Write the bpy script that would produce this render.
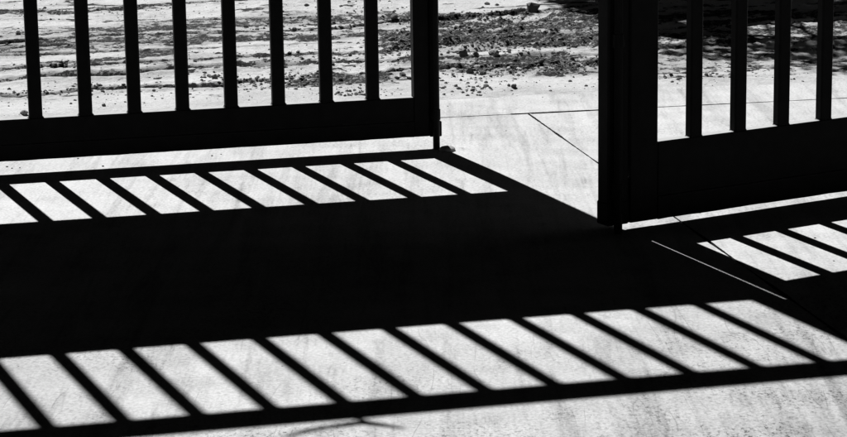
import bpy, bmesh, math, random
import numpy as np
from mathutils import Matrix, Vector, noise as mnoise

for o in list(bpy.data.objects):
    bpy.data.objects.remove(o, do_unlink=True)
scene = bpy.context.scene
COL = scene.collection
rng = random.Random(11)
rad = math.radians

# ------------------------------------------------------------------ camera
F_PX, PITCH, ROLL, CAM_H = 2412.91, rad(12.3731), rad(-0.84327), 1.70607 * .75
FW = Vector((0, math.cos(PITCH), -math.sin(PITCH)))
UP0 = Vector((0, math.sin(PITCH), math.cos(PITCH)))
RT0 = Vector((1, 0, 0))
RT = RT0 * math.cos(ROLL) + UP0 * math.sin(ROLL)
UP = -RT0 * math.sin(ROLL) + UP0 * math.cos(ROLL)
cd = bpy.data.cameras.new('camera')
cam = bpy.data.objects.new('camera', cd); COL.objects.link(cam)
cd.sensor_width = 36; cd.lens = F_PX * 36 / 847
cd.clip_start = .05; cd.clip_end = 2000
cam.matrix_world = Matrix((
    (RT.x, UP.x, -FW.x, 0), (RT.y, UP.y, -FW.y, 0), (RT.z, UP.z, -FW.z, CAM_H), (0, 0, 0, 1)))
scene.camera = cam

# ------------------------------------------------------------------ sky and sun
SUN_AZ, SUN_EL = rad(21.94), rad(45.42)          # sun stands behind the gates, to the left
SUN = Vector((-math.sin(SUN_AZ) * math.cos(SUN_EL), math.cos(SUN_AZ) * math.cos(SUN_EL), math.sin(SUN_EL)))
world = bpy.data.worlds.new('World'); scene.world = world; world.use_nodes = True
wn = world.node_tree.nodes; wl = world.node_tree.links
wn.clear()
sky = wn.new('ShaderNodeTexSky'); sky.sky_type = 'NISHITA'; sky.sun_disc = False
sky.sun_elevation = SUN_EL; sky.sun_rotation = -SUN_AZ
sky.altitude = 3000; sky.air_density = .05; sky.dust_density = 0.0; sky.ozone_density = 1.0
sep = wn.new('ShaderNodeSeparateColor')           # black-and-white film behind a red filter
bg = wn.new('ShaderNodeBackground'); bg.inputs['Strength'].default_value = .05
wo = wn.new('ShaderNodeOutputWorld')
wl.new(sky.outputs[0], sep.inputs[0]); wl.new(sep.outputs[0], bg.inputs[0]); wl.new(bg.outputs[0], wo.inputs[0])
sl = bpy.data.lights.new('sun', 'SUN'); sl.energy = 5.0; sl.angle = rad(.37); sl.color = (1, 1, 1)
so = bpy.data.objects.new('sun', sl); COL.objects.link(so)
so.rotation_euler = SUN.to_track_quat('Z', 'Y').to_euler(); so.location = (-3, 9, 9)

vs = scene.view_settings
vs.view_transform = 'Standard'; vs.look = 'None'; vs.exposure = .58; vs.gamma = 1; vs.use_curve_mapping = False
scene.render.engine = 'CYCLES'


def ground_at(px, py):
    """photo pixel (847 x 437) -> point on the ground plane"""
    d = FW * F_PX + RT * (px - 423.5) - UP * (py - 218.5)
    t = -CAM_H / d.z
    return np.array((d.x * t, d.y * t))


JOINT = np.array((.326, 7.318)); SLAB_YAW = rad(10.95)

# ------------------------------------------------------------------ helpers
def tag(o, label=None, cat=None, group=None, kind=None):
    if label: o['label'] = label
    if cat: o['category'] = cat
    if group: o['group'] = group
    if kind: o['kind'] = kind
    return o


def mesh_obj(name, me, parent=None, mat=None, smooth=False):
    o = bpy.data.objects.new(name, me); COL.objects.link(o)
    if parent: o.parent = parent
    if mat and not me.materials: me.materials.append(mat)
    if smooth:
        for p in me.polygons: p.use_smooth = True
    return o


def from_bm(name, bm, parent=None, mat=None, smooth=False):
    bmesh.ops.recalc_face_normals(bm, faces=bm.faces)
    me = bpy.data.meshes.new(name); bm.to_mesh(me); bm.free()
    return mesh_obj(name, me, parent, mat, smooth)


def empty(name, loc, rz=0):
    o = bpy.data.objects.new(name, None); COL.objects.link(o)
    o.empty_display_size = .2
    o.location = loc; o.rotation_euler = (0, 0, rz)
    return o


def prism(bm, poly, z0, z1, scales=None):
    """vertical prism over a 2d polygon; scales = [(z, [poly])] optional stations"""
    st = scales or [(z0, poly), (z1, poly)]
    rings = [[bm.verts.new((x, y, z)) for x, y in pl] for z, pl in st]
    n = len(poly)
    for a, b in zip(rings, rings[1:]):
        for i in range(n):
            bm.faces.new((a[i], a[(i + 1) % n], b[(i + 1) % n], b[i]))
    bm.faces.new(rings[0][::-1]); bm.faces.new(rings[-1])


def box(bm, x0, x1, y0, y1, z0, z1, c=.002):
    """box with chamfered edges all round"""
    cs = min(c, (x1 - x0) / 3, (y1 - y0) / 3, (z1 - z0) / 3)
    r = bmesh.ops.create_cube(bm, size=1)
    vv = r['verts']
    for v in vv:
        v.co = Vector((x0 + (v.co.x + .5) * (x1 - x0), y0 + (v.co.y + .5) * (y1 - y0), z0 + (v.co.z + .5) * (z1 - z0)))
    if cs > 1e-4:
        es = {e for v in vv for e in v.link_edges}
        bmesh.ops.bevel(bm, geom=list(es), offset=cs, segments=1, affect='EDGES', profile=.5)


def tube(bm, pts, radii, n=10, cap=True):
    rings = []
    pts = [Vector(p) for p in pts]
    if not hasattr(radii, '__len__'): radii = [radii] * len(pts)
    prev = None
    for i, p in enumerate(pts):
        d = (pts[min(i + 1, len(pts) - 1)] - pts[max(i - 1, 0)]).normalized()
        if prev is None:
            a = d.orthogonal().normalized()
        else:
            a = (prev - d * prev.dot(d)).normalized()
        prev = a; b = d.cross(a)
        rings.append([bm.verts.new(p + (a * math.cos(t) + b * math.sin(t)) * radii[i])
                      for t in [2 * math.pi * k / n for k in range(n)]])
    for a, b in zip(rings, rings[1:]):
        for i in range(n): bm.faces.new((a[i], a[(i + 1) % n], b[(i + 1) % n], b[i]))
    if cap:
        bm.faces.new(rings[0][::-1]); bm.faces.new(rings[-1])


# ------------------------------------------------------------------ materials (all neutral: black-and-white photograph)
class Mat:
    def __init__(self, name, rough=.8, spec=.3):
        self.m = bpy.data.materials.new(name); self.m.use_nodes = True
        self.nt = self.m.node_tree; self.N = self.nt.nodes; self.L = self.nt.links
        self.b = self.N['Principled BSDF']
        self.b.inputs['Roughness'].default_value = rough
        self.b.inputs['Specular IOR Level'].default_value = spec
        self.tc = self.N.new('ShaderNodeTexCoord')

    def coord(self, scale=(1, 1, 1), rot=(0, 0, 0), src='Object'):
        mp = self.N.new('ShaderNodeMapping'); mp.inputs['Scale'].default_value = scale
        mp.inputs['Rotation'].default_value = rot
        self.L.new(self.tc.outputs[src], mp.inputs[0]); return mp.outputs[0]

    def noise(self, co, scale, detail=6, rough=.6, dist=0):
        n = self.N.new('ShaderNodeTexNoise'); n.inputs['Scale'].default_value = scale
        n.inputs['Detail'].default_value = detail; n.inputs['Roughness'].default_value = rough
        n.inputs['Distortion'].default_value = dist
        self.L.new(co, n.inputs['Vector']); return n.outputs['Fac']

    def voronoi(self, co, scale, feature='F1', out='Distance'):
        n = self.N.new('ShaderNodeTexVoronoi'); n.feature = feature; n.inputs['Scale'].default_value = scale
        self.L.new(co, n.inputs['Vector']); return n.outputs[out]

    def ramp(self, fac, a, b, va=0., vb=1.):
        n = self.N.new('ShaderNodeMapRange'); n.interpolation_type = 'SMOOTHSTEP'
        n.inputs['From Min'].default_value = a; n.inputs['From Max'].default_value = b
        n.inputs['To Min'].default_value = va; n.inputs['To Max'].default_value = vb
        self.L.new(fac, n.inputs['Value']); return n.outputs[0]

    def math(self, op, a, b=None, clamp=False):
        n = self.N.new('ShaderNodeMath'); n.operation = op; n.use_clamp = clamp
        for i, v in enumerate((a, b)):
            if v is None: continue
            if isinstance(v, (int, float)): n.inputs[i].default_value = v
            else: self.L.new(v, n.inputs[i])
        return n.outputs[0]

    def grey(self, v):
        c = self.N.new('ShaderNodeCombineColor')
        for i in range(3): self.L.new(v, c.inputs[i])
        self.L.new(c.outputs[0], self.b.inputs['Base Color'])

    def bump(self, h, strength, dist, prev=None):
        n = self.N.new('ShaderNodeBump'); n.inputs['Strength'].default_value = strength
        n.inputs['Distance'].default_value = dist
        self.L.new(h, n.inputs['Height'])
        if prev is not None: self.L.new(prev, n.inputs['Normal'])
        return n.outputs[0]

    def set_normal(self, n): self.L.new(n, self.b.inputs['Normal'])


def mat_concrete():
    m = Mat('concrete', .88, .25)
    co = m.coord()
    broad = m.noise(co, 1.6, 4, .55)
    mott = m.noise(co, 9, 7, .62)
    fine = m.noise(co, 130, 3, .6)
    # faint arcs left by the float, and lines drawn across the slab by the broom
    sw = m.coord((16, 2.2, 1), (0, 0, rad(38)))
    sweep = m.noise(sw, 1.6, 4, .6, 1.5)
    bro = m.noise(m.coord((16, .9, 1), (0, 0, -SLAB_YAW)), 1.0, 6, .7, .5)
    # paler dust drifting in from the street
    gx = m.N.new('ShaderNodeSeparateXYZ'); m.L.new(m.coord((1, 1, 1), (0, 0, -SLAB_YAW)), gx.inputs[0])
    dust = m.ramp(m.math('ADD', gx.outputs[1], m.ramp(broad, .2, .8, -.7, .7)), 3.2, 6.2)
    v = m.math('ADD', m.ramp(broad, .3, .7, .325, .40), m.ramp(mott, .3, .75, .035, -.045))
    v = m.math('ADD', v, m.math('MULTIPLY', dust, .075))
    v = m.math('ADD', v, m.ramp(sweep, .35, .75, .015, -.02))
    v = m.math('ADD', v, m.ramp(bro, .45, .72, .012, -.12))
    bro2 = m.noise(m.coord((34, 1.6, 1), (0, 0, -SLAB_YAW - .05)), 1.0, 5, .75, .2)
    v = m.math('SUBTRACT', v, m.math('MULTIPLY', m.ramp(bro2, .55, .72), m.ramp(mott, .42, .62, 0, .13)))
    v = m.math('ADD', v, m.ramp(fine, .3, .7, -.07, .06))
    # grimy, pitted patches
    patch = m.ramp(m.noise(m.coord((1, 1, 1), (0, 0, .4)), 2.3, 5, .65), .40, .62, .12, 1)
    pits = m.ramp(m.noise(m.coord((1, .6, 1)), 110, 4, .8), .50, .62)
    grime = m.math('MULTIPLY', m.math('MULTIPLY', patch, pits), m.ramp(dust, 0, .6, 1, .3))
    v = m.math('SUBTRACT', v, m.math('MULTIPLY', grime, .34))
    stain = m.ramp(m.noise(co, 4.2, 6, .7), .55, .8)
    v = m.math('SUBTRACT', v, m.math('MULTIPLY', stain, .10))
    # black specks
    sp = m.ramp(m.voronoi(co, 26), .035, .06, 1, 0)
    spk = m.math('MULTIPLY', sp, m.ramp(m.noise(co, 5, 2), .5, .6))
    sp2 = m.ramp(m.voronoi(co, 75), .06, .12, 1, 0)
    spk2 = m.math('MULTIPLY', sp2, m.ramp(m.noise(co, 7, 2), .54, .66))
    spk = m.math('MAXIMUM', spk, m.math('MULTIPLY', spk2, .7))
    # hairline cracks: long wandering lines across the slab, broken up
    crack = None
    for sc, rot, w, lo in (((3.2, .42, 1), -SLAB_YAW, .005, .44), ((5.5, .8, 1), -SLAB_YAW + .12, .006, .5), ((9, .7, 1), -SLAB_YAW - .06, .008, .48)):
        nn = m.noise(m.coord(sc, (0, 0, rot)), 1.5, 3, .45, 0)
        ln = m.ramp(m.math('ABSOLUTE', m.math('SUBTRACT', nn, .5)), .0, w, 1, 0)
        ln = m.math('MULTIPLY', ln, m.ramp(m.noise(m.coord((1, 1, 1), (0, 0, rot * 3)), 3.7, 5), lo, lo + .14))
        crack = ln if crack is None else m.math('MAXIMUM', crack, ln)
    crack = m.math('MULTIPLY', m.math('MULTIPLY', crack, .42), m.ramp(dust, 0, 1, 1, .45))
    dark = m.math('MAXIMUM', spk, m.math('MULTIPLY', crack, .75))
    v = m.math('MULTIPLY', v, m.math('SUBTRACT', 1, m.math('MULTIPLY', dark, .85)))
    m.grey(m.math('MAXIMUM', v, .03))
    n = m.bump(mott, .25, .004)
    n = m.bump(fine, .35, .0012, n)
    n = m.bump(sweep, .25, .0015, n)
    n = m.bump(m.math('MULTIPLY', dark, -1), .5, .003, n)
    m.set_normal(n)
    return m.m


def mat_dirt():
    m = Mat('sandy_dirt', .95, .1)
    co = m.coord()
    at = m.N.new('ShaderNodeAttribute'); at.attribute_name = 'litter_shade'
    lit = at.outputs['Fac']
    broad = m.noise(co, 3.0, 5, .6)
    fine = m.noise(co, 70, 5, .7)
    grit = m.noise(co, 260, 2, .6)
    v = m.math('ADD', m.ramp(broad, .3, .7, .40, .50), m.ramp(fine, .3, .7, -.06, .05))
    v = m.math('ADD', v, m.ramp(grit, .3, .7, -.04, .04))
    # dark soil and leaf debris, with clod and rut shade put into the colour
    crumb = m.noise(m.coord((.6, .6, 1), (0, 0, -SLAB_YAW)), 24, 6, .75)
    crumb2 = m.noise(m.coord((1, .6, 1), (0, 0, -SLAB_YAW + .3)), 75, 4, .7)
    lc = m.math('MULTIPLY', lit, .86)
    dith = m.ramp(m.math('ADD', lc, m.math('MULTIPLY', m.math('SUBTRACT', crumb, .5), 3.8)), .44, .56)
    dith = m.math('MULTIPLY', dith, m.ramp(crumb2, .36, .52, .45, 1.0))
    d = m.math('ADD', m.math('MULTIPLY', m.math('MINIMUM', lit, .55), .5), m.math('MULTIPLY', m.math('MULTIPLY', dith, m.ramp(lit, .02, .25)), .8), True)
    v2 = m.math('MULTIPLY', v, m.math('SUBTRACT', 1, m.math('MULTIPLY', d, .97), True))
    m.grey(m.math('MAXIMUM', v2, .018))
    n = m.bump(fine, .7, .006)
    n = m.bump(grit, .6, .002, n)
    m.set_normal(n)
    return m.m


def mat_stone(name, lo, hi):
    m = Mat(name, .9, .2)
    oi = m.N.new('ShaderNodeObjectInfo')
    co = m.coord()
    v = m.math('ADD', m.ramp(m.noise(co, 30, 5, .65), .3, .7, lo, hi), m.ramp(oi.outputs['Random'], 0, 1, -.03, .05))
    m.grey(m.math('MAXIMUM', v, .02))
    m.set_normal(m.bump(m.noise(co, 90, 4, .7), .6, .004))
    return m.m


def mat_gate():
    m = Mat('black_gate_paint', .6, .06)
    co = m.coord()
    wear = m.noise(co, 22, 6, .7)
    v = m.ramp(wear, .3, .8, .005, .010)
    # sand dust settled on the ledges
    ge = m.N.new('ShaderNodeNewGeometry'); sx = m.N.new('ShaderNodeSeparateXYZ')
    m.L.new(ge.outputs['Normal'], sx.inputs[0])
    up = m.ramp(sx.outputs['Z'], .75, .97)
    du = m.math('MULTIPLY', up, m.ramp(m.noise(co, 30, 4, .6), .25, .5, .8, 1))
    mx = m.N.new('ShaderNodeMix'); mx.data_type = 'FLOAT'
    m.L.new(du, mx.inputs[0]); m.L.new(v, mx.inputs[2]); mx.inputs[3].default_value = .42
    m.grey(mx.outputs[0])
    m.L.new(m.ramp(du, 0, 1, .5, .95), m.b.inputs['Roughness'])
    m.set_normal(m.bump(m.noise(co, 60, 5, .7), .25, .0015))
    return m.m


def mat_plain(name, lo, hi, scale=12, rough=.85, bump=.004, bscale=40):
    m = Mat(name, rough, .25)
    co = m.coord()
    m.grey(m.ramp(m.noise(co, scale, 6, .65), .3, .7, lo, hi))
    m.set_normal(m.bump(m.noise(co, bscale, 5, .7), .6, bump))
    return m.m


M_CONC = mat_concrete()
M_DIRT = mat_dirt()
M_GATE = mat_gate()
M_STONE = mat_stone('dark_stone', .10, .22)
M_PALE = mat_stone('pale_stone', .28, .42)
M_BED = mat_plain('joint_dirt', .012, .03)
M_WALL = mat_plain('rendered_wall', .30, .38, 3)
M_BARK = mat_plain('bark', .08, .16, 18, .95, .01, 25)
M_LEAF = mat_plain('leaf', .05, .10, 6, .6, .001)
M_STEEL = mat_plain('worn_steel', .22, .34, 40, .6, .001)

# ------------------------------------------------------------------ ground
AU = np.array((math.cos(SLAB_YAW), math.sin(SLAB_YAW)))      # along the street
AV = np.array((-math.sin(SLAB_YAW), math.cos(SLAB_YAW)))     # out into the street


def to_uv(p):
    d = np.asarray(p) - JOINT
    return np.stack((d @ AU, d @ AV), -1)


def from_uv(u, v): return JOINT + AU * u + AV * v


APRON = .33            # far slab reaches this far past the joint


def vnoise(shape_u, shape_v, fu, fv, seed, octaves=4, gain=.55):
    """value noise on arrays"""
    r = np.random.RandomState(seed)
    out = np.zeros(np.broadcast(shape_u, shape_v).shape); amp = 1; tot = 0
    for o in range(octaves):
        t = r.rand(257, 257)
        x = shape_u * fu * 2 ** o + r.rand() * 200; y = shape_v * fv * 2 ** o + r.rand() * 200
        xi = np.floor(x).astype(int); yi = np.floor(y).astype(int)
        fx = x - xi; fy = y - yi
        fx = fx * fx * (3 - 2 * fx); fy = fy * fy * (3 - 2 * fy)
        a = t[xi % 256, yi % 256]; b = t[(xi + 1) % 256, yi % 256]
        c = t[xi % 256, (yi + 1) % 256]; d = t[(xi + 1) % 256, (yi + 1) % 256]
        out += amp * ((a * (1 - fx) + b * fx) * (1 - fy) + (c * (1 - fx) + d * fx) * fy)
        tot += amp; amp *= gain
    return out / tot


def sstep(x, a, b):
    t = np.clip((x - a) / (b - a), 0, 1); return t * t * (3 - 2 * t)


def outer(a, first, ratio, n):
    s = [a]; d = first
    for _ in range(n):
        s.append(s[-1] + d); d *= ratio
    return s[1:]


uf = np.arange(-2.35, 1.75, .0075); vf = np.arange(.2, 3.25, .010)
us = np.array([-x for x in outer(2.35, .03, 1.22, 38)][::-1] + list(uf) + outer(uf[-1], .03, 1.22, 38))
vs_ = np.array([-x for x in outer(-.2, .05, 1.25, 32)][::-1] + list(vf) + outer(vf[-1], .03, 1.22, 38))
UU, VV = np.meshgrid(us, vs_, indexing='ij')

# wheel tracks and ridges: photo pixels laid on the ground (points, half width m, depth m, dark soil and painted rut shade)
TRACKS = [
    ([(-60, 49), (0, 45.8), (71, 40), (123, 37), (171, 36.3), (220, 34.6), (234, 33.8), (317, 31.5), (380, 24.3), (412, 22.3), (520, 13), (600, 6)], .016, .020, .55),
    ([(-60, 54), (0, 50.9), (71, 47), (126, 45.7), (157, 45), (234, 41.5), (317, 40), (366, 36.6), (440, 33), (520, 24)], .014, .014, .45),
    ([(-60, 60), (0, 56.6), (74, 54), (123, 52), (180, 50), (260, 47), (340, 44)], .014, .012, .35),
    ([(-60, 71), (0, 67.8), (40, 66.6), (89, 65.8), (120, 63.5), (171, 61.5), (220, 60), (271, 57), (330, 55), (420, 50), (500, 46)], .020, .022, .6),
    ([(-60, 83), (0, 80), (37, 76), (123, 75.8), (171, 71.5), (220, 70), (271, 67), (334, 65), (400, 63), (450, 60), (560, 56)], .030, .028, .55),
    ([(-60, 97), (0, 95.8), (26, 95.8), (90, 90), (126, 88.7), (140, 87.3), (220, 86.5), (240, 82), (271, 81), (320, 78), (410, 73), (480, 71), (600, 66)], .020, .024, .55),
    ([(-60, 16), (0, 13), (40, 12), (60, 16), (100, 12), (123, 10), (180, 4), (240, 2)], .020, .020, .45),
    ([(130, 24), (171, 22), (220, 21), (300, 19), (340, 20)], .018, .020, .4),
    ([(420, 47), (455, 47), (500, 41), (560, 36), (600, 33)], .045, .034, .8),
    ([(420, 21), (470, 19), (520, 15), (560, 13), (600, 17)], .035, .03, .7),
    ([(420, 64), (470, 60), (530, 60), (600, 57)], .025, .03, .6),
    ([(640, 52), (690, 50), (740, 47), (850, 42)], .03, .03, .6),
    ([(640, 79), (700, 77), (780, 76), (850, 70)], .016, .016, .4),
    ([(640, 32), (720, 29), (850, 24)], .03, .03, .5),
]


def seg_dist(U, V, pts):
    best = np.full(U.shape, 9.)
    for a, b in zip(pts, pts[1:]):
        d = b - a; L2 = d @ d
        t = np.clip(((U - a[0]) * d[0] + (V - a[1]) * d[1]) / L2, 0, 1)
        px = a[0] + t * d[0] - U; py = a[1] + t * d[1] - V
        best = np.minimum(best, np.hypot(px, py))
    return best


def photo_px(U, V):
    X = JOINT[0] + AU[0] * U + AV[0] * V; Y = JOINT[1] + AU[1] * U + AV[1] * V
    w = np.maximum(Y * FW.y + (-CAM_H) * FW.z, .5)
    return (423.5 + F_PX * (X * RT.x + Y * RT.y - CAM_H * RT.z) / w,
            218.5 - F_PX * (X * UP.x + Y * UP.y - CAM_H * UP.z) / w)


def bump1(x, a, b, s): return sstep(x, a - s, a + s) * (1 - sstep(x, b - s, b + s))


def zn(*a):
    n = vnoise(*a); return (n - n.mean()) / n.std()


def ground_height(U, V):
    flat = sstep(V, APRON - .06, APRON + .35)
    fade = 1 - sstep(np.hypot(U, V), 6, 14)
    near = sstep(V, APRON + .12, APRON + .5)             # smooth drifted sand just past the apron
    n_big = zn(U, V, .55, .9, 1, 4)
    n_str = zn(U, V, 1.0, 4.5, 2, 5, .6)                   # streaks running along the street
    n_thin = zn(U, V, 1.7, 8, 21, 4, .62)
    n_clod = zn(U, V, 16, 12, 3, 4, .65)
    n_dash = zn(U, V, 5, 10, 23, 5, .72)
    n_fine = zn(U, V, 50, 50, 4, 2)
    # where the street is churned: bands read off the photograph, laid on the ground
    x, y = photo_px(U, V)
    y = y + zn(U, V, 1.5, 5, 31, 3) * 1.8
    q = y + .057 * np.clip(x, -200, 420)
    right = sstep(x, 360, 440); left = 1 - right
    cl = np.interp(q, [0, 12, 16, 26, 30, 57, 60, 64, 67, 71, 75, 82, 86, 94, 98, 103, 108],
                   [.12, .15, .34, .3, .3, .3, .15, .2, .5, .4, .3, .3, .15, .3, .5, .3, .12])
    cl = cl + .4 * sstep(x, 200, 320) * bump1(y, 56, 92, 6) + .6 * bump1(x, 385, 440, 8) * bump1(y, 32, 54, 3)
    y = y - 2.5 * right
    cr = np.interp(y, [0, 8, 11, 16, 30, 33, 37, 48, 51, 55, 59, 68, 73, 80, 92, 97],
                   [.12, .15, .7, .95, .9, .7, 1., 1., .3, .25, .85, .8, .5, .3, .25, .1])
    cr = np.where(x > 640, np.interp(y, [0, 40, 47, 56, 60, 74, 80, 84], [.5, .4, .7, .6, .35, .35, .15, .08]), cr)
    churn = np.clip(left * cl + right * cr, 0, 1)
    h = .0035 * n_big + .0026 * n_str * flat
    h = h + (np.maximum(0, n_clod - .1) * .007 + np.maximum(0, n_dash - .4) * .004) * churn * near + .0016 * n_fine * (.2 + churn)
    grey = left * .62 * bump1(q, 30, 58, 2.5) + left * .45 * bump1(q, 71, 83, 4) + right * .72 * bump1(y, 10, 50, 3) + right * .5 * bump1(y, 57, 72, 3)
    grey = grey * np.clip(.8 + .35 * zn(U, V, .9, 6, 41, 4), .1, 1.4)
    lit = np.maximum(grey, 0)  # soil and leaf debris plus painted shade of clods and rut walls
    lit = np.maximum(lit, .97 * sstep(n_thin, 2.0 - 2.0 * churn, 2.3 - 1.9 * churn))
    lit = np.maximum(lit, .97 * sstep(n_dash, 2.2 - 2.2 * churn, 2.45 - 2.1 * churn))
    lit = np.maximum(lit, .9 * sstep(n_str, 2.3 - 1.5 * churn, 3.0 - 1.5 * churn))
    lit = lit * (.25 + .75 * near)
    for pts, hw, dep, dk in TRACKS:
        uv = [to_uv(ground_at(*p)) for p in pts]
        wob = zn(U, V, 3, 3, 7, 3) * .004
        d = seg_dist(U, V + wob, uv)
        brk = .45 + .55 * sstep(zn(U, V, 3, 2, 9, 3), -.8, .6)
        h = h - dep * .95 * np.exp(-(d / hw) ** 2) * brk + .28 * dep * np.exp(-((d - 2.1 * hw) / hw) ** 2) * brk
        lit = np.maximum(lit, min(1, dk * 1.9) * np.exp(-(d / (hw * (1.5 if hw > .028 else 1.75))) ** 4) * (.65 + .35 * brk))
    lit = lit * sstep(V, APRON + .05, APRON + .3)
    base = -.012 + .016 * sstep(V, APRON - .05, APRON + .25)
    edge = base + zn(U, V, 7, 7, 12, 4) * .0022 * (1 - sstep(V, APRON + .1, APRON + .5))
    h = edge + h * fade * sstep(V, APRON - .02, APRON + .55)
    dip = sstep(V, APRON - .10, APRON - .035)
    h = np.where(V < APRON - .10, -.09, -.09 * (1 - dip) + h * dip)
    return h, np.clip(lit * fade, 0, 1)


HH, LIT = ground_height(UU, VV)
PX = JOINT[0] + AU[0] * UU + AV[0] * VV
PY = JOINT[1] + AU[1] * UU + AV[1] * VV
nu, nv = UU.shape
co = np.stack((PX, PY, HH), -1).reshape(-1, 3).astype(np.float32)
idx = np.arange(nu * nv).reshape(nu, nv)
quads = np.stack((idx[:-1, :-1], idx[1:, :-1], idx[1:, 1:], idx[:-1, 1:]), -1).reshape(-1, 4)
gm = bpy.data.meshes.new('ground')
gm.vertices.add(len(co)); gm.vertices.foreach_set('co', co.ravel())
gm.loops.add(quads.size); gm.loops.foreach_set('vertex_index', quads.ravel().astype(np.int32))
gm.polygons.add(len(quads))
gm.polygons.foreach_set('loop_start', np.arange(0, quads.size, 4, dtype=np.int32))
gm.polygons.foreach_set('use_smooth', np.ones(len(quads), dtype=bool))
gm.update(calc_edges=True)
at = gm.attributes.new('litter_shade', 'FLOAT', 'POINT'); at.data.foreach_set('value', LIT.ravel().astype(np.float32))
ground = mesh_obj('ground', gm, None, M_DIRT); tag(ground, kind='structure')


def gz(x, y):
    uv = to_uv((x, y))
    iu = int(np.clip(np.searchsorted(us, uv[0]), 1, nu - 1)); iv = int(np.clip(np.searchsorted(vs_, uv[1]), 1, nv - 1))
    h = float(HH[iu - 1, iv - 1])
    return max(h, 0.) if uv[1] < APRON else h


def on_ground(px, py):
    """photo pixel -> point on the uneven ground"""
    d = FW * F_PX + RT * (px - 423.5) - UP * (py - 218.5)
    z = .05
    while z > -.05:                       # walk down the line of sight to the first hit
        t = (z - CAM_H) / d.z
        g = np.array((d.x * t, d.y * t))
        if gz(*g) >= z: break
        z -= .002
    return g


# ------------------------------------------------------------------ concrete pavement: bed + slabs with open joints
bm = bmesh.new()
prism(bm, [tuple(from_uv(*p)) for p in ((-6.5, -11), (7, -11), (7, APRON - .12), (-6.5, APRON - .12))], -.085, -.035)
pav = from_bm('pavement', bm, None, M_BED); tag(pav, kind='structure')


def nz(a, b): return mnoise.noise(Vector((a, b, 3.3)))


def slab(edges):
    """edges: list of (u0,v0,u1,v1,step,offset function) walked counter-clockwise"""
    poly = []
    for (u0, v0, u1, v1, step, fn) in edges:
        L = math.hypot(u1 - u0, v1 - v0); k = max(1, int(L / step))
        nx, ny = (v1 - v0) / L, -(u1 - u0) / L        # outward for counter-clockwise
        for i in range(k):
            t = i / k; u = u0 + (u1 - u0) * t; v = v0 + (v1 - v0) * t
            o = fn(u, v) if fn else 0
            poly.append(tuple(from_uv(u - nx * o, v - ny * o)))
    b = bmesh.new()
    top = [b.verts.new((x, y, 0)) for x, y in poly]
    low = [b.verts.new((x, y, -.06)) for x, y in poly]
    b.faces.new(top); b.faces.new(low[::-1])
    n = len(poly)
    for i in range(n): b.faces.new((low[i], low[(i + 1) % n], top[(i + 1) % n], top[i]))
    bmesh.ops.triangulate(b, faces=[f for f in b.faces if len(f.verts) > 4])
    o = from_bm('slab', b, pav, M_CONC); o.data.materials.append(M_BED)
    for f in o.data.polygons:
        if abs(f.normal.z) < .5: f.material_index = 1       # soil-stained joint faces
    return o


def j1(u, v):      # half opening of the long joint: wide and dark in places, nearly shut in others
    w = .0035 + .009 * max(0, nz(u * 3.1 + 5, 1.7)) + .0035 * abs(nz(u * 26, 4.4)) + .002 * nz(u * 70, 8)
    if -.06 < u < .24: w += .006
    return max(.0012, w)


def j2(u, v): return max(.0008, .0030 + .0038 * nz(v * 7, 2.2) + .002 * abs(nz(v * 45, 6.1)))


def frin(u, v): return .012 * nz(u * 5, 9.1) + .02 * abs(nz(u * 17, 1.2))


UL, UR, VN = -6, 6.5, -10.5
slab([(UL, VN, 0, VN, 1, None), (0, VN, 0, -.001, .012, j2), (0, 0, -2, 0, .010, j1), (-2, 0, UL, 0, .1, j1), (UL, 0, UL, VN, 1, None)])
slab([(0, VN, UR, VN, 1, None), (UR, VN, UR, 0, 1, None), (UR, 0, 2, 0, .1, j1), (2, 0, 0, 0, .010, j1), (0, -.001, 0, VN, .012, j2)])
slab([(UL, 0, -2, 0, .1, j1), (-2, 0, 2, 0, .010, j1), (2, 0, UR, 0, .1, j1), (UR, 0, UR, APRON, 1, None), (UR, APRON, UL, APRON, .03, frin), (UL, APRON, UL, 0, 1, None)])

# ------------------------------------------------------------------ gates
PIT = .135; BW = .0365; BD = .0256; RD = .034
Z_MIDLO, Z_MIDHI, Z_TOPLO, Z_TOP = .686, 1.945, 2.467, 2.5535
NSLOT = 21


def bar_mesh(name, h, flare):
    """square tube with rounded corners and small weld fillets at both ends; x centred, front at y=0"""
    c = .004
    def ring(k):
        w = BW / 2 + k
        return [(-w + c, 0), (w - c, 0), (w, c), (w, BD - c), (w - c, BD), (-w + c, BD), (-w, BD - c), (-w, c)]
    st = [(0, ring(flare)), (flare * .35, ring(flare * .45)), (flare * 1.1, ring(0)),
          (h - flare * 1.1, ring(0)), (h - flare * .35, ring(flare * .45)), (h, ring(flare))]
    bm = bmesh.new(); prism(bm, ring(0), 0, h, st)
    bmesh.ops.recalc_face_normals(bm, faces=bm.faces)
    me = bpy.data.meshes.new(name); bm.to_mesh(me); bm.free(); me.materials.append(M_GATE)
    return me


def wavy_plate(name, x0, x1, y0, y1, z0, z1, parent, amp):
    """long flat bar with a slightly nibbled lower edge"""
    bm = bmesh.new(); n = 90; rows = []
    for i in range(n + 1):
        x = x0 + (x1 - x0) * i / n
        zz = z0 + amp * (nz(x * 14, 5) * .5 + max(0, nz(x * 60, 2)) * .8)
        rows.append([bm.verts.new(p) for p in ((x, y0, zz), (x, y1, zz), (x, y1, z1), (x, y0, z1))])
    for a, b in zip(rows, rows[1:]):
        for k in range(4): bm.faces.new((a[k], b[k], b[(k + 1) % 4], a[(k + 1) % 4]))
    bm.faces.new(rows[0]); bm.faces.new(rows[-1][::-1])
    return from_bm(name, bm, parent, M_GATE)


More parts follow.
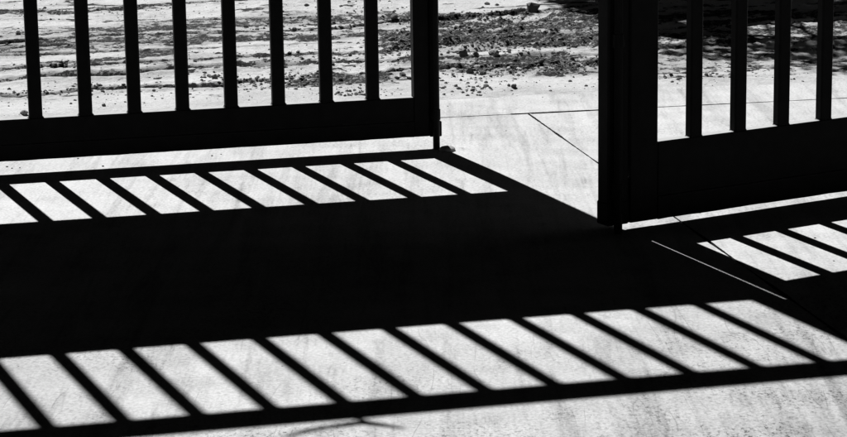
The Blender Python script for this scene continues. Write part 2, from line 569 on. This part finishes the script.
def gate(loc, yaw, side, zb, zr, zml, st, flare, label):
    """local x runs along the leaf from the free end (x=0) to the hinges, scaled by side; y=0 front, +y street"""
    root = empty('gate', (loc[0], loc[1], 0), yaw); tag(root, label, 'gate')
    s = side

    def bx(name, a, b, y0, y1, z0, z1, par=root, c=.002):
        bm = bmesh.new(); x0, x1 = sorted((s * a, s * b)); box(bm, x0, x1, y0, y1, z0, z1, c)
        return from_bm(name, bm, par, M_GATE)
    length = st + NSLOT * PIT - BW + .08
    seam = zb + (.043 if s < 0 else .055)
    far = length - .08
    # frame: rails butt between the stiles
    bx('stile', (.034 if s < 0 else 0), st, 0, RD, zb + .0, Z_TOP)
    bx('stile', far, length, 0, RD, zb, Z_TOP)
    a, b = st + .0005, far - .0005
    bx('bottom_rail', a, b, 0, RD, seam + .001, zr)
    wavy_plate('kick_plate', *sorted((s * a, s * b)), -.002, RD - .004, zb, seam, root, .0022)
    bx('middle_rail', a, b, 0, RD, zml, zml + .05)
    bx('middle_rail', a, b, 0, RD, Z_MIDHI - .05, Z_MIDHI)
    bx('top_rail', a, b, 0, RD, Z_TOPLO, Z_TOP)
    # solid sheet between the two rows of bars, stiffened by flat battens
    pn = bx('panel', a, b, .012, .018, zml + .051, Z_MIDHI - .051, c=0)
    for k in range(1, 4):
        xk = a + (b - a) * k / 4
        bx('batten', xk - .02, xk + .02, .004, .0115, zml + .052, Z_MIDHI - .052, pn)
    lo = bar_mesh('bar_low', zml - zr - .001, flare); hi = bar_mesh('bar_high', Z_TOPLO - Z_MIDHI - .001, flare)
    for k in range(1, NSLOT):
        x = s * (st + k * PIT - BW / 2)
        for me, z in ((lo, zr), (hi, Z_MIDHI)):
            o = mesh_obj('bar', me, root); o.location = (x + rng.gauss(0, .0007), .0005, z + .0005)
    return root, bx, length


# --- leaf on the left, almost shut: its hinges stand off to the left
LG, lbx, LLEN = gate((.07263 * .75, 9.02166 * .75), rad(13.7526), -1, .0363, .1503, Z_MIDLO, .0785, .0042,
                     'black steel gate leaf, nearly shut, its drop rod beside the small domed ground stop')
# round closing post at the free end, drop rod running down its front
bm = bmesh.new(); tube(bm, [(-.0165, .017, .036), (-.0165, .017, .42), (-.0325, .017, 1.25), (-.0505, .017, 2.55)], .0162, 16)
from_bm('closing_tube', bm, LG, M_GATE, False)
lbx('foot_clip', -.0015, .0335, -.001, .036, .034, .078)
bm = bmesh.new(); tube(bm, [(-.0175, -.011, -.035), (-.0175, -.011, .62), (-.0175, -.019, .64), (-.0175, -.065, .645)], .0098, 12)
from_bm('drop_rod', bm, LG, M_GATE)
for z in (.085, .46):
    bm = bmesh.new(); tube(bm, [(-.0175, -.011, z), (-.0175, -.011, z + .03)], .0125, 14)
    from_bm('rod_guide', bm, LG, M_GATE)
# curled iron ornament on the top rail
bm = bmesh.new()
tube(bm, [(-1.146, .017, 2.548), (-1.148, .017, 2.575), (-1.152, .017, 2.592)], [.014, .010, .012], 10)
tube(bm, [(-1.14, .017, 2.588), (-1.175, .017, 2.596), (-1.218, .017, 2.603), (-1.26, .017, 2.614), (-1.31, .017, 2.640)], [.009, .0105, .007, .009, .004], 8)
tube(bm, [(-1.16, .017, 2.590), (-1.14, .017, 2.606), (-1.122, .017, 2.622), (-1.098, .017, 2.648)], [.010, .010, .0085, .005], 8)
from_bm('ornament', bm, LG, M_GATE)

# --- leaf on the right, swung inwards
RG, rbx, RLEN = gate((.66345 * .75, 7.55408 * .75), rad(30.4538), 1, .0178, .2083, .648, .0801, .0025,
                     'black steel gate leaf swung inward, with a wide double closing post and taller bottom rail')
rbx('closing_tube', -.0655, -.0058, 0, .046, .0185, 2.55, c=.004)
for z0, z1 in ((.0185, .130), (.778, 2.54)):
    rbx('spacer', -.0055, -.0003, .006, .030, z0, z1, c=0)
rbx('foot_clip', -.0668, -.005, -.0015, .0472, .0175, .075, c=.003)
bm = bmesh.new(); tube(bm, [(-.045, -.012, -.035), (-.045, -.012, .60), (-.045, -.02, .62), (-.045, -.065, .625)], .0105, 12)
from_bm('drop_rod', bm, RG, M_GATE)
for z in (.09, .45):
    bm = bmesh.new(); tube(bm, [(-.045, -.012, z), (-.045, -.012, z + .03)], .0148, 14)
    from_bm('rod_guide', bm, RG, M_GATE)

# --- gate pillars at the hinges, outside the picture
def pillar(root, length, side, label):
    hx = Matrix.Rotation(root.rotation_euler.z, 4, 'Z') @ Vector((side * (length + .02), .017, 0)) + root.location
    c = Vector((hx.x, hx.y, 0)) + Vector((AU[0], AU[1], 0)) * side * .20
    r = empty('gate_pillar', c, SLAB_YAW); tag(r, label, 'pillar')
    bm = bmesh.new(); box(bm, -.18, .18, -.18, .18, 0, 2.7, .01); from_bm('shaft', bm, r, M_WALL)
    bm = bmesh.new()
    prism(bm, [(0, 0)] * 4, 0, 0, [(2.70, [(-.23, -.23), (.23, -.23), (.23, .23), (-.23, .23)]),
                                   (2.76, [(-.23, -.23), (.23, -.23), (.23, .23), (-.23, .23)]),
                                   (2.86, [(-.03, -.03), (.03, -.03), (.03, .03), (-.03, .03)])])
    from_bm('cap', bm, r, M_WALL)
    for z in (.45, 1.35, 2.25):
        q = Matrix.Rotation(-SLAB_YAW, 4, 'Z') @ (hx - c)
        bm = bmesh.new(); tube(bm, [(q.x, q.y, z), (q.x, q.y, z + .12)], .018, 12)
        xs = sorted((q.x, -side * .178)); box(bm, xs[0], xs[1] + .001, q.y - .006, q.y + .006, z + .03, z + .09, .001)
        from_bm('hinge', bm, r, M_GATE)
    return r


pillar(LG, LLEN, -1, 'rendered square pillar carrying the nearly shut gate leaf')
pillar(RG, RLEN, 1, 'rendered square pillar carrying the inward swung gate leaf')

# --- small domed stop beside the drop rod
g0 = ground_at(447.0, 150.5)
bm = bmesh.new()
bmesh.ops.create_uvsphere(bm, u_segments=20, v_segments=12, radius=1)
for v in bm.verts:
    z = max(v.co.z, -.25)
    k = 1 + .10 * nz(v.co.x * 2, v.co.y * 2)
    v.co = Vector((v.co.x * .024 * k, v.co.y * .030 * k, z * .010))
st = from_bm('ground_stop', bm, None, M_STEEL, True); st.location = (g0[0], g0[1], .003)
tag(st, 'small domed ground stop beside the foot of the nearly shut gate', 'gate stop')


# ------------------------------------------------------------------ stones
def stone_mesh(seed, blocky=0., sub=2):
    r = random.Random(seed)
    bm = bmesh.new(); bmesh.ops.create_icosphere(bm, subdivisions=sub, radius=1)
    off = Vector((r.random() * 50, r.random() * 50, r.random() * 50))
    cuts = [(Vector((r.uniform(-1, 1), r.uniform(-1, 1), r.uniform(-.6, 1))).normalized(), r.uniform(.55, .85)) for _ in range(7)]
    for v in bm.verts:
        p = v.co.copy()
        if blocky:
            m = max(abs(p.x), abs(p.y), abs(p.z)); p = p.lerp(p / m * .85, blocky)
        for n, d in cuts:
            e = p.dot(n) - d
            if e > 0: p -= n * e
        p *= 1 + .14 * mnoise.noise(p * 1.7 + off) + .07 * mnoise.noise(p * 5 + off)
        v.co = p
    me = bpy.data.meshes.new('stone'); bmesh.ops.recalc_face_normals(bm, faces=bm.faces); bm.to_mesh(me); bm.free()
    return me


STONES = [stone_mesh(i) for i in range(9)] + [stone_mesh(30, .8)]
for i, me in enumerate(STONES): me.materials.append(M_STONE if i != 4 and i != 7 else M_PALE)
GRP = 'stones lying on the dirt street'


def put_stone(px, py, wpx, ratio=.7, which=None, label=None, group=None):
    g = on_ground(px, py)
    w = wpx / F_PX * math.hypot(g[0], g[1]) / 2
    me = STONES[which if which is not None else rng.choice((0, 1, 2, 3, 5, 6, 8))]
    o = bpy.data.objects.new('stone', me); COL.objects.link(o)
    h = w * ratio * 1.05
    o.scale = (w, w * rng.uniform(.8, 1.1), h)
    o.rotation_euler = (rng.uniform(-.2, .2), rng.uniform(-.2, .2), rng.uniform(0, 6.28) if which != 9 else rad(14))
    o.location = (g[0], g[1], gz(*g) + h * (.5 if label and 'tiny' not in label else rng.uniform(.12, .35)))
    if label is None:
        if px > 600: k = 'small stone on the sand behind the inward swung gate'
        elif px > 430: k = ('small dark stone on the pale sand edging the concrete, opposite the gate opening' if py > 78
                            else 'small stone in the churned dark soil opposite the gate opening')
        else: k = ('small dark stone among the wheel tracks in the street behind the nearly shut gate' if py < 60
                   else 'small dark stone in the littered sand close behind the nearly shut gate')
        label, group = k, GRP + ': ' + k
    tag(o, label, 'stone', group)
    return o


put_stone(534, 12, 15, .95, 9, 'largest stone, block shaped, at the edge of the tree shade on the dirt')
put_stone(463, 57, 11, .85, 2, 'rounded dark stone, larger one of a pair on a pale strip of sand')
put_stone(476, 56.5, 7, .8, 1, 'rounded dark stone, smaller one of a pair on a pale strip of sand')
put_stone(494, 55.5, 15, .5, 4, 'wide low stone beside a pair of rounded dark stones')
put_stone(394, 19.5, 10, .6, 3, 'dark flat stone alone in pale sand far behind the nearly shut gate')
put_stone(24.3, 115.5, 9, .7, 4, 'grey rounded stone lying just beyond the bottom rail of the nearly shut gate')
put_stone(514, 88.5, 7, .75, 5, 'dark stone, larger one of a touching pair on smooth sand by the concrete')
put_stone(509, 86.5, 4.5, .75, 6, 'dark stone, smaller one of a touching pair on smooth sand by the concrete')
for px, py, w in [(570, 82, 5), (586, 86.5, 5), (550.5, 92, 3.5), (486, 87, 7), (482, 90, 5), (490, 89, 4), (473, 91, 6), (479, 93, 5),
                  (463, 93, 5), (456, 87, 5), (446, 84, 4), (452, 93, 4), (444, 95, 4), (468, 84, 4), (470, 73, 9), (483, 75, 8), (476, 70, 6),
                  (17.7, 35, 7), (103.8, 106, 5), (61.5, 65, 6), (66, 64.5, 4), (214.5, 79, 8), (209, 77, 5), (219, 76, 4), (307, 6.5, 6), (246, 28, 6),
                  (257, 30, 6), (294, 31, 6), (299, 30, 4), (392, 40, 8), (402, 43, 9), (396, 49, 7), (408, 36, 6), (388, 52, 6), (405, 50, 5),
                  (403, 76, 8), (397, 79, 6), (409, 79, 5), (385, 78, 4), (291, 80, 6), (301, 79, 5), (310, 83, 8), (318, 78, 6), (296, 90, 5),
                  (305, 86, 5), (240, 84, 5), (252, 83, 7), (261, 82, 5), (247, 90, 4), (338, 94, 5), (345, 96, 4), (350, 92, 4), (362, 96, 4),
                  (356, 94, 4), (362, 75, 7), (368, 72, 5), (527, 68, 6), (541, 63, 7), (556, 66, 5), (572, 60, 6), (585, 64, 5), (515, 62, 5),
                  (505, 31, 6), (487, 28, 5), (471, 33, 6), (455, 29, 5), (560, 40, 6), (575, 48, 6), (590, 38, 5), (448, 54, 4),
                  (530, 45, 5), (497, 6, 5), (487, 5, 6), (665, 78, 4), (671, 77, 5), (672, 83, 4), (706, 76, 5), (713, 74, 4), (730, 78, 4), (748, 72, 5),
                  (188, 75, 4), (195, 62, 5), (160, 90, 4), (75, 101, 4), (71, 104, 3), (190, 95, 4), (152, 97, 3)]:
    put_stone(px, py, w, rng.uniform(.55, .85))
for px, py, w in [(7, 167, 3), (12, 168.5, 2.2), (20, 168, 2.2), (103, 166.5, 3), (78, 158.8, 2.6), (212, 156, 3), (221, 154.5, 2), (674, 214, 2.6),
                  (815, 238, 2.6), (834, 261, 2.4), (700, 213.2, 1.8), (506, 131, 1.6)]:
    put_stone(px, py, w, .6, None, 'tiny pebble lying on the sunlit concrete slab by the gates', 'pebbles on the concrete')

# loose gravel and clods, too many to count
base = []
for sd in range(5):
    b = bmesh.new(); bmesh.ops.create_icosphere(b, subdivisions=1, radius=1)
    r = random.Random(100 + sd)
    for v in b.verts: v.co *= r.uniform(.7, 1.15)
    b.verts.ensure_lookup_table(); b.verts.index_update()
    base.append((np.array([v.co[:] for v in b.verts]), np.array([[v.index for v in f.verts] for f in b.faces]))); b.free()
V, Fc = [], []; nvt = 0
rs = np.random.RandomState(5)


def gravel(px, py, size):
    global nvt
    g = on_ground(px, py); uv = to_uv(g)
    if uv[1] < APRON - .05: z = 0.
    else: z = gz(*g)
    bv, bf = base[rs.randint(5)]
    a = rs.rand() * 6.28; c, s = math.cos(a), math.sin(a)
    q = bv * np.array((1, rs.uniform(.6, 1), rs.uniform(.35, .7))) * size
    q = np.stack((q[:, 0] * c - q[:, 1] * s + g[0], q[:, 0] * s + q[:, 1] * c + g[1], q[:, 2] + z + size * .12), -1)
    V.append(q); Fc.append(bf + nvt); nvt += len(q)


cl = [(400, 45, 22, 9, 260), (305, 80, 30, 7, 200), (255, 84, 22, 5, 110), (355, 93, 25, 5, 90), (470, 87, 30, 8, 100), (480, 71, 32, 5, 260),
      (560, 66, 40, 5, 300), (500, 44, 60, 8, 500), (510, 28, 70, 8, 500), (120, 90, 60, 5, 110), (215, 78, 14, 4, 60), (30, 93, 30, 3, 60),
      (480, 20, 60, 5, 300), (60, 65, 40, 3, 60), (300, 28, 50, 4, 110), (100, 12, 90, 6, 130), (360, 14, 50, 9, 150), (680, 78, 40, 4, 45), (760, 73, 50, 4, 45),
      (330, 60, 60, 8, 160)]
for cx, cy, sx, sy, n in cl:
    for _ in range(n):
        gravel(cx + rs.randn() * sx * .7, min(96, cy + rs.randn() * sy * .7), .0022 * math.exp(rs.rand() ** 1.6 * 1.55))
for _ in range(1500):
    px = rs.uniform(-20, 867); py = rs.uniform(-2, 112 - px * .035)
    gravel(px, py, .0016 * math.exp(rs.rand() ** 2 * 1.5))
for _ in range(90):
    px = rs.uniform(0, 600); py = rs.uniform(98 - .03 * px + 3, 120 - .03 * px)
    gravel(px, py, rs.uniform(.0012, .003))
me = bpy.data.meshes.new('gravel')
me.from_pydata(np.concatenate(V).tolist(), [], np.concatenate(Fc).tolist())
gv = mesh_obj('gravel', me, None, M_STONE); tag(gv, 'loose gravel and clods strewn over the dirt street', 'gravel', kind='stuff')

# ------------------------------------------------------------------ tree across the street: stands above the picture, its shade falls into it
def sun_up(px, py, z):
    g = ground_at(px, py); k = z / math.tan(SUN_EL)
    return Vector((g[0] - math.sin(SUN_AZ) * k, g[1] + math.cos(SUN_AZ) * k, z))


TB = Vector((.55, 12.9, 0))
tree = empty('tree', (TB.x, TB.y, 0)); tag(tree, 'leafy tree standing across the dirt street, shading its right half', 'tree')
TB0 = Vector((0, 0, gz(TB.x, TB.y) - .05))
bm = bmesh.new()
tube(bm, [TB0, TB0 + Vector((-.05, .02, .9)), TB0 + Vector((-.16, -.03, 1.8)), TB0 + Vector((-.2, 0, 2.5))], [.19, .14, .12, .10], 12)
tips = []
ends = [sun_up(x, y, z) - TB for x, y, z in ((575, -4, 3.2), (600, 8, 3.6), (640, 12, 3.0), (650, 30, 3.3), (690, 14, 3.4), (690, 40, 3.0), (730, 8, 3.7),
        (740, 48, 3.1), (770, 12, 3.3), (780, 52, 3.3), (810, 4, 3.8), (820, 46, 3.0), (850, 30, 3.4), (870, 60, 3.2), (880, 5, 3.6))]
ends += [Vector(e) for e in ((1.3, .3, 3.6), (.6, 1.0, 3.9), (-.8, .9, 3.9), (-.1, .1, 4.5), (.9, -.8, 3.7), (1.2, -.3, 4.2), (-.7, -.2, 4.2))]
for e in ends:
    a = TB0 + Vector((-.18, 0, 2.2 + rng.uniform(-.3, .25)))
    mid = a.lerp(e, .55) + Vector((rng.uniform(-.1, .1), rng.uniform(-.1, .1), .15))
    tube(bm, [a, a.lerp(mid, .5) + Vector((0, 0, .05)), mid, mid.lerp(e, .55), e], [.045, .032, .02, .011, .005], 8)
    tips += [mid.lerp(e, .5), e, e]
from_bm('trunk', bm, tree, M_BARK, True)
GAPS = [(808, 33, 82, 9), (672, 45, 22, 4), (700, 70, 46, 5), (645, 66, 50, 6), (770, 64, 16, 3), (690, 25, 10, 2)]
EDGE = [(515, -6), (540, -1), (562, 8), (580, 16), (600, 20), (640, 44), (660, 56), (700, 61), (740, 66), (800, 70), (870, 74)]
ex = [p[0] for p in EDGE]; ey = [p[1] for p in EDGE]
lv, lf = [], []


def leaf(c, size):
    d = Vector((rng.gauss(0, 1), rng.gauss(0, 1), rng.gauss(0, .5))).normalized()
    n = Vector((rng.gauss(0, .5), rng.gauss(0, .5), 1)).normalized()
    sd = d.cross(n).normalized() * size * .38
    i = len(lv)
    lv.extend([c, c + d * size * .5 + sd + n * size * .08, c + d * size, c + d * size * .5 - sd + n * size * .08])
    lf.append((i, i + 1, i + 2, i + 3))


def project(p):
    d = p - Vector((0, 0, CAM_H)); w = d.dot(FW)
    return 423.5 + F_PX * d.dot(RT) / w, 218.5 - F_PX * d.dot(UP) / w


n = 0
for _ in range(140000):
    if n > 40000: break
    t = rng.choice(tips) + Vector((rng.gauss(0, .3), rng.gauss(0, .3), rng.gauss(0, .2)))
    w = t + TB
    if w.z < 2.3: continue
    k = w.z / math.tan(SUN_EL)
    sp = Vector((w.x + math.sin(SUN_AZ) * k, w.y - math.cos(SUN_AZ) * k, 0))
    if sp.y > 2:
        x, y = project(sp)
        if -50 < x < 900 and y > -25:
            if y > np.interp(x, ex, ey) + rng.gauss(0, 2.5): continue
            if y > 40 and rng.random() < .5: continue
            if any(((x - a) / c) ** 2 + ((y - b) / d) ** 2 < rng.uniform(.6, 1.1) for a, b, c, d in GAPS): continue
    leaf(t, rng.uniform(.026, .05)); n += 1
me = bpy.data.meshes.new('crown'); me.from_pydata([v[:] for v in lv], [], lf)
mesh_obj('crown', me, tree, M_LEAF)
